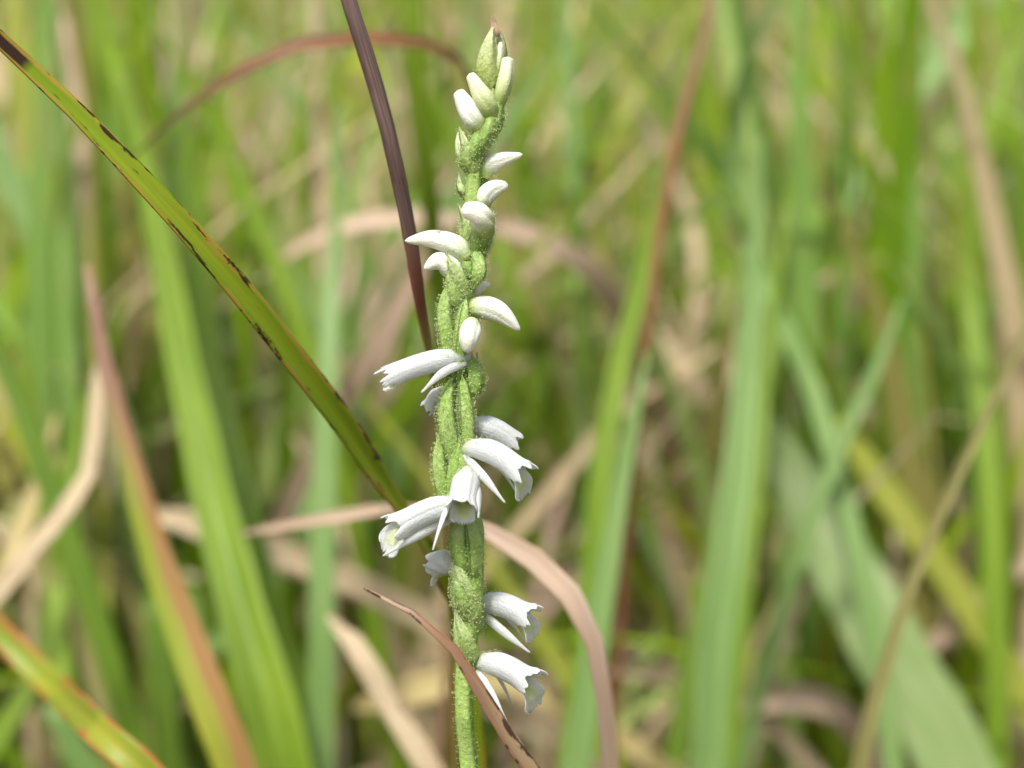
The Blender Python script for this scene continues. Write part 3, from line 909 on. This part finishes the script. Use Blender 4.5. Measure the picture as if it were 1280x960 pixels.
    if column:
        te = np.linspace(0.35, 0.80, 10)
        P = c(te) - N0 * (Rm * (0.05 + 0.25 * sstep(.4, .8, te)))[:, None]
        rr_ = Rm * np.array([.25, .36, .40, .42, .44, .46, .46, .42, .30, .08])
        co = tube('column', loc(P), rr_, COLUMN, m=12, hint=N0, seed=seed)
        co.parent = hood
    return hood


# apex: overlapping pale bracts with a withered tip
bract([(613, 112, 0.4), (609, 85, 0.9), (612, 55, 0.8), (617, 30, 0.2)], 27, mat=APEX, hair=20)
bract([(617, 108, -0.8), (627, 82, -0.6), (629, 58, -0.5), (624, 36, -0.3)], 24, face=(0.5, -0.6, 0.1), mat=APEX, hair=20)
bract([(616, 100, -1.2), (616, 70, -1.2), (618, 40, -1.0), (619, 24, -0.5)], 20, face=(-0.2, 1, 0.1), mat=APEX, hair=0)
bud([(616, 100, 0), (621, 80, 0.1), (625, 62, 0.1), (626, 52, 0.1)], 8, mat=YBUD, hair=0)
tipb = bract([(616, 42, 0.3), (617, 34, 0.3), (616, 27, 0.3), (614, 20, 0.4)], 5, mat=DRYTIP, hair=0, cup=0.7)
tipb['label'] = 'withered brown bract tip'
tipb = bract([(621, 46, 0.1), (621, 40, 0.3), (619, 33, 0.3), (617, 24, 0.2)], 6, mat=DRYTIP, hair=0, cup=0.7)
tipb['label'] = 'withered tan bract tip'

# buds near the top, upright against the stem
bud([(610, 112, -0.8), (606, 98, -0.9), (602, 84, -0.9), (599, 74, -0.9)], 9, mat=YBUD)
bud([(623, 134, 0.3), (629, 112, 0.6), (633, 92, 0.6), (635, 71, 0.5)], 11, mat=YBUD, prof=[(0, .6), (.25, .95), (.5, 1), (.75, .88), (1, .7)])
ovary([(607, 182, 0), (618, 160, 0.5), (622, 140, 0.6), (620, 122, 0.4)], 13, seed=1)
bud([(616, 146, 0.8), (607, 128, 1.3), (597, 110, 1.4), (587, 92, 1.2)], 14, mat=YBUD, prof=[(0, .62), (.2, .95), (.42, 1), (.7, .72), (1, .46)])
ovary([(600, 196, 0.3), (606, 176, 1.0), (613, 158, 1.2), (615, 143, 1.0)], 14, seed=2)
bud([(598, 162, 0.6), (590, 147, 1.0), (581, 130, 1.0), (572, 113, 0.9)], 14.5, prof=[(0, .68), (.2, .98), (.45, 1), (.7, .82), (1, .5)])
ovary([(594, 212, 0.2), (592, 195, 0.6), (597, 178, 0.9), (598, 160, 0.7)], 14, seed=3)
bract([(590, 222, 0.2), (579, 203, 0.8), (577, 182, 0.9), (574, 158, 0.5)], 25, face=(-0.6, -0.7, 0), hair=60)
bud([(585, 205, 0.0), (579, 190, 0.2), (577, 176, 0.2), (577, 164, 0.1)], 11, mat=YBUD, prof=[(0, .8), (.3, 1), (.7, .8), (1, .5)])
# slender buds held out to one side
ovary([(596, 242, -0.8), (600, 230, -1.2), (606, 220, -1.2), (611, 212, -1.2)], 9, seed=4, hair=50)
bud([(605, 220, -0.6), (614, 206, -0.2), (630, 199, 0.4), (653, 193, 1.0)], 12, prof=[(0, .7), (.2, 1), (.45, .9), (.7, .66), (.9, .36), (1, .2)])
bract([(597, 258, -0.6), (580, 246, -0.4), (572, 236, -0.4), (574, 216, -0.4)], 24, face=(-0.9, -0.4, 0), hair=30)
ovary([(594, 280, -0.3), (600, 268, -0.2), (604, 258, -0.2), (606, 250, -0.3)], 11, seed=5, hair=60)
bud([(602, 258, -0.2), (607, 245, 0), (618, 236, 0.1), (635, 231, 0.2)], 13, prof=[(0, .72), (.22, 1), (.5, .96), (.75, .78), (.92, .5), (1, .3)])
# bud that looks straight out of the spike
ovary([(592, 322, 0.2), (600, 305, 1.0), (602, 288, 1.6), (600, 272, 1.8)], 18, seed=6, hair=200)
bract([(597, 326, 0.0), (610, 306, 0.2), (614, 285, 0.2), (617, 258, -0.2)], 26, face=(0.8, -0.6, 0), hair=80)
bract([(585, 320, 0.3), (579, 298, 0.8), (578, 275, 0.8), (573, 255, 0.4)], 24, face=(-0.7, -0.7, 0), hair=100)
bud([(606, 292, 1.4), (603, 276, 2.4), (595, 266, 3.0), (577, 262, 3.3)], 16, prof=[(0, .8), (.3, 1), (.6, .95), (.85, .72), (1, .5)], mat=MARKED)
# long bud pointing away to the side, and the hooked one below it
ovary([(586, 356, 0.2), (588, 340, 0.6), (583, 328, 0.6), (578, 316, 0.5)], 15, seed=7)
bud([(584, 323, 0.6), (568, 307, 0.8), (540, 299, 0.9), (506, 301, 1.0)], 15, prof=[(0, .75), (.2, 1), (.42, .92), (.65, .74), (.85, .46), (.95, .25), (1, .14)])
ovary([(590, 362, 1.2), (599, 342, 1.4), (598, 324, 1.2), (594, 308, 0.8)], 13, seed=8, hair=120)
bud([(577, 350, 0.3), (562, 333, 0.6), (548, 327, 0.8), (530, 336, 1.0)], 15, prof=[(0, .85), (.4, 1), (.68, .8), (.88, .46), (1, .16)])
bract([(577, 378, 0.9), (568, 358, 1.5), (563, 338, 1.6), (557, 315, 1.3)], 27, face=(-0.4, -0.9, 0), hair=120)
ovary([(574, 392, 0.6), (570, 374, 1.0), (567, 356, 1.0), (563, 340, 0.6)], 14, seed=9)
bud([(588, 372, -1.6), (596, 362, -1.7), (604, 357, -1.7), (613, 355, -1.7)], 8, prof=[(0, .8), (.4, 1), (.7, .75), (1, .35)])
# curved bud on the other side with the small round one beneath
ovary([(576, 432, -0.3), (585, 415, -0.2), (588, 398, -0.2), (588, 386, -0.3)], 13, seed=10, hair=90)
bud([(586, 386, 0.0), (604, 384, 0.3), (625, 391, 0.6), (650, 413, 0.8)], 15.5, prof=[(0, .72), (.15, .95), (.35, 1), (.55, .9), (.78, .62), (.92, .34), (1, .16)])
ovary([(568, 470, 0.3), (560, 420, 0.8), (557, 385, 0.8), (564, 352, 0.5)], 15, seed=11, hair=260)
ovary([(572, 490, 0.9), (574, 440, 1.3), (577, 405, 1.3), (582, 372, 1.0)], 13, seed=12, hair=260)
bud([(590, 404, 1.2), (588, 414, 2.2), (586, 424, 2.7), (585, 441, 2.7)], 15, prof=[(0, .62), (.2, .9), (.45, 1), (.7, .88), (.9, .58), (1, .36)], hair=15)
# open flower reaching out over the brown stalk side
flower((584, 446, 1.0), (482, 475, 2.2), 14.5, sepals=[(526, 491, 2.9, -1, 0.09), (478, 487, 0.6, 1, 0.02)], arch=0.06, flare=0.12, flick=0.0, bend=12, lip_len=0.24, seed=1, lobes=0.7, lipw=1.0, frill=0.055)
ovary([(584, 500, 0.2), (595, 482, 0.7), (594, 463, 0.9), (586, 446, 0.9)], 15, seed=13, hair=160)
bract([(582, 502, -0.4), (597, 482, -0.2), (599, 462, -0.4), (596, 440, -0.8)], 22, face=(0.9, -0.4, 0), hair=60)
# dark ribbed pod and the flowers under it
ovary([(574, 600, 0.4), (562, 550, 1.1), (558, 510, 1.3), (565, 472, 1.0)], 16, seed=14, hair=330)
ovary([(580, 585, 0.5), (584, 540, 1.0), (582, 500, 1.2), (577, 468, 0.9)], 13, seed=15, hair=260)
flower((556, 486, -1.4), (538, 510, -2.2), 9, sepals=[(536, 520, -2.0, -1, 0)], bend=20, seed=2, column=False, hair=20)
ovary([(566, 660, 0.2), (554, 610, 0.6), (550, 572, 0.7), (556, 535, 0.5)], 14, seed=16, hair=320)
ovary([(574, 670, 0.7), (568, 620, 1.2), (570, 580, 1.3), (577, 545, 1.1)], 14, seed=17, hair=360)
flower((585, 530, -1.6), (641, 556, -2.4), 16, sepals=[(628, 572, -2.2, 1, 0.0)], arch=0.10, flare=0.08, flick=0.1, bend=25, lip_len=0.25, seed=3, column=False, lobes=1.3, hair=30)
flower((584, 560, 1.6), (655, 597, 4.0), 15.5, sepals=[(632, 629, 3.6, 1, 0.06), (650, 622, 1.4, -1, 0.1)], arch=0.14, flare=0.30, flick=0.4, bend=80, lip_len=0.42, seed=4, base_r=0.75, lipw=1.35)
ovary([(568, 606, 0.8), (577, 586, 1.4), (581, 572, 1.6), (586, 561, 1.6)], 12, seed=18, hair=120)
# pair of flowers below: one looking out, one turned away to the side
flower((576, 630, 1.4), (492, 664, 3.6), 16.5, sepals=[(478, 695, 4.6, -1, 0.05), (474, 672, 1.2, 1, 0.05)], arch=0.10, flare=0.35, flick=0.3, bend=55, lip_len=0.45, seed=5, lipw=1.4, hint=(0.0, -0.55, 1), base_r=0.65)
flower((586, 586, 1.8), (577, 638, 4.4), 18.5, sepals=[(541, 688, 5.2, 1, 0.04), (598, 648, 5.0, -1, 0.12)], arch=0.04, flare=0.22, flick=0.15, bend=40, lip_len=0.30, seed=6, hint=(0, -0.25, 1), base_r=0.42, lobes=0.8, lipw=0.95)
ovary([(592, 735, 0.3), (593, 695, 0.8), (590, 668, 1.0), (582, 640, 0.9)], 16, seed=19, hair=140)
ovary([(584, 730, 0.4), (573, 692, 1.1), (572, 662, 1.2), (578, 634, 1.2)], 14, seed=20, hair=140)
bract([(594, 704, -0.3), (602, 682, -0.1), (603, 662, -0.3), (598, 636, -0.8)], 22, face=(0.9, -0.5, 0), hair=60)
flower((572, 704, -0.8), (540, 710, -1.6), 17, sepals=[(528, 706, -0.4, -1, 0.0)], arch=0.1, flare=0.05, flick=0.1, bend=60, lip_len=0.35, seed=7, column=False, hair=25)
bract([(588, 782, 0.6), (576, 752, 1.4), (571, 724, 1.5), (566, 692, 1.0)], 34, face=(-0.35, -0.9, 0), hair=240)
ovary([(590, 780, 0.2), (580, 752, 0.9), (574, 726, 0.9), (570, 702, 0.2)], 16, seed=21, hair=220)
# two lowest flowers, drooping clear of the stem
ovary([(592, 800, -1.0), (597, 780, -2.0), (602, 762, -2.6), (608, 750, -3.0)], 12, seed=22, hair=90)
flower((604, 754, -3.0), (664, 776, -1.4), 16, sepals=[(663, 816, -1.6, 1, 0.02), (655, 800, -5.0, -1, 0.05)], arch=0.12, flare=0.4, flick=0.3, bend=70, lip_len=0.42, lipw=1.35, seed=8, hair=50, base_r=0.85)
bract([(586, 832, 0.4), (577, 806, 1.2), (572, 784, 1.1), (569, 761, 0.7)], 27, face=(-0.4, -0.9, 0), hair=120)
ovary([(586, 852, -0.4), (590, 842, -0.5), (594, 834, -0.5), (602, 826, -0.5)], 11, seed=23, hair=90)
flower((600, 828, -0.4), (666, 858, 2.2), 16.5, sepals=[(634, 902, 1.6, 1, 0.05), (640, 880, -2, -1, 0.05)], arch=0.12, flare=0.4, flick=0.4, bend=85, lip_len=0.46, lipw=1.4, seed=9, sep_w=0.40, base_r=0.72)
# sheath low on the stem and narrow leaves at its foot (below the picture)
for k, (z, a) in enumerate(((0.03, 0.6), (0.075, 3.4), (0.125, 5.2))):
    c0 = np.array([SPF[0][0], SPF[0][1], z])
    P = np.array([c0, c0 + [0.0012 * math.cos(a), 0.0012 * math.sin(a), 0.015], c0 + [0.0022 * math.cos(a), 0.0022 * math.sin(a), 0.032]])
    R_ = catmull(P, 12)
    ob = ribbon('stem_sheath', loc(R_), np.interp(np.linspace(0, 1, 12), [0, .5, 1], [0.0032, 0.003, 0.0002]), DEEP, fold=0.9, face=(math.cos(a), math.sin(a), 0))
    part(ob)

# ------------------------------------------------------------------ gland-tipped hairs on stem, pods, bracts and flower feet
hv, hf = [], []
hr = np.random.default_rng(3)
OCT = np.array([(1, 0, 0), (-1, 0, 0), (0, 1, 0), (0, -1, 0), (0, 0, 1), (0, 0, -1)], float)
OF = [(0, 2, 4), (2, 1, 4), (1, 3, 4), (3, 0, 4), (2, 0, 5), (1, 2, 5), (3, 1, 5), (0, 3, 5)]
for ob, cnt in hair_src:
    me = ob.data
    co = np.empty(len(me.vertices) * 3)
    me.vertices.foreach_get('co', co)
    co = co.reshape(-1, 3)
    tv = np.empty(len(me.vertices), np.float32)
    me.attributes['t'].data.foreach_get('value', tv)
    q = np.array([p.vertices[:] if len(p.vertices) == 4 else (*p.vertices[:], p.vertices[2]) for p in me.polygons])
    a, b_, c_, d_ = (co[q[:, k]] for k in range(4))
    nn = np.cross(c_ - a, d_ - b_)
    ar = np.linalg.norm(nn, axis=1) + 1e-18
    wgt = ar.copy()
    if ob.name.startswith('stem'):
        wgt *= (tv[q[:, 0]] > 0.55)
    elif ob.name.startswith(('bud', 'flower')):
        wgt *= np.clip(1.0 - tv[q[:, 0]] * 2.2, 0.004, 1) ** 2
    cen = co.mean(0)
    cnt = int(cnt * 1.5)
    idx = hr.choice(len(q), int(cnt), p=wgt / wgt.sum())
    w4 = hr.dirichlet((1, 1, 1, 1), int(cnt))
    pts = a[idx] * w4[:, :1] + b_[idx] * w4[:, 1:2] + c_[idx] * w4[:, 2:3] + d_[idx] * w4[:, 3:4]
    nv_ = nn[idx] / ar[idx][:, None]
    if ob.name.startswith(('bract', 'flower')):
        fl = np.sign(((pts - cen) * nv_).sum(1, keepdims=True))
        nv_ = nv_ * np.where(fl == 0, 1, fl)
    for p, nrm_ in zip(pts, nv_):
        Lh = hr.uniform(0.00014, 0.00032)
        dr = nrm(nrm_ + hr.normal(0, 0.28, 3))
        e1 = nrm(np.cross(dr, [0.3, 0.5, 0.8]))
        e2 = np.cross(dr, e1)
        k = len(hv)
        p0 = p - dr * 0.00004
        for ang in (0, 2.1, 4.2):
            hv.append(p0 + (e1 * math.cos(ang) + e2 * math.sin(ang)) * 0.000022)
        tip = p + dr * Lh
        hv.append(tip)
        hf += [(k, k + 1, k + 3), (k + 1, k + 2, k + 3), (k + 2, k, k + 3)]
        k = len(hv)
        gr = hr.uniform(0.000035, 0.00006)
        hv.extend(tip + OCT * gr)
        hf += [(x + k, y + k, z + k) for x, y, z in OF]
hairs = mesh_obj('hairs', hv, hf, HAIR, orchid)
hairs['kind'] = 'stuff'
hairs['label'] = 'fine pale gland-tipped hairs covering the stem and pods'
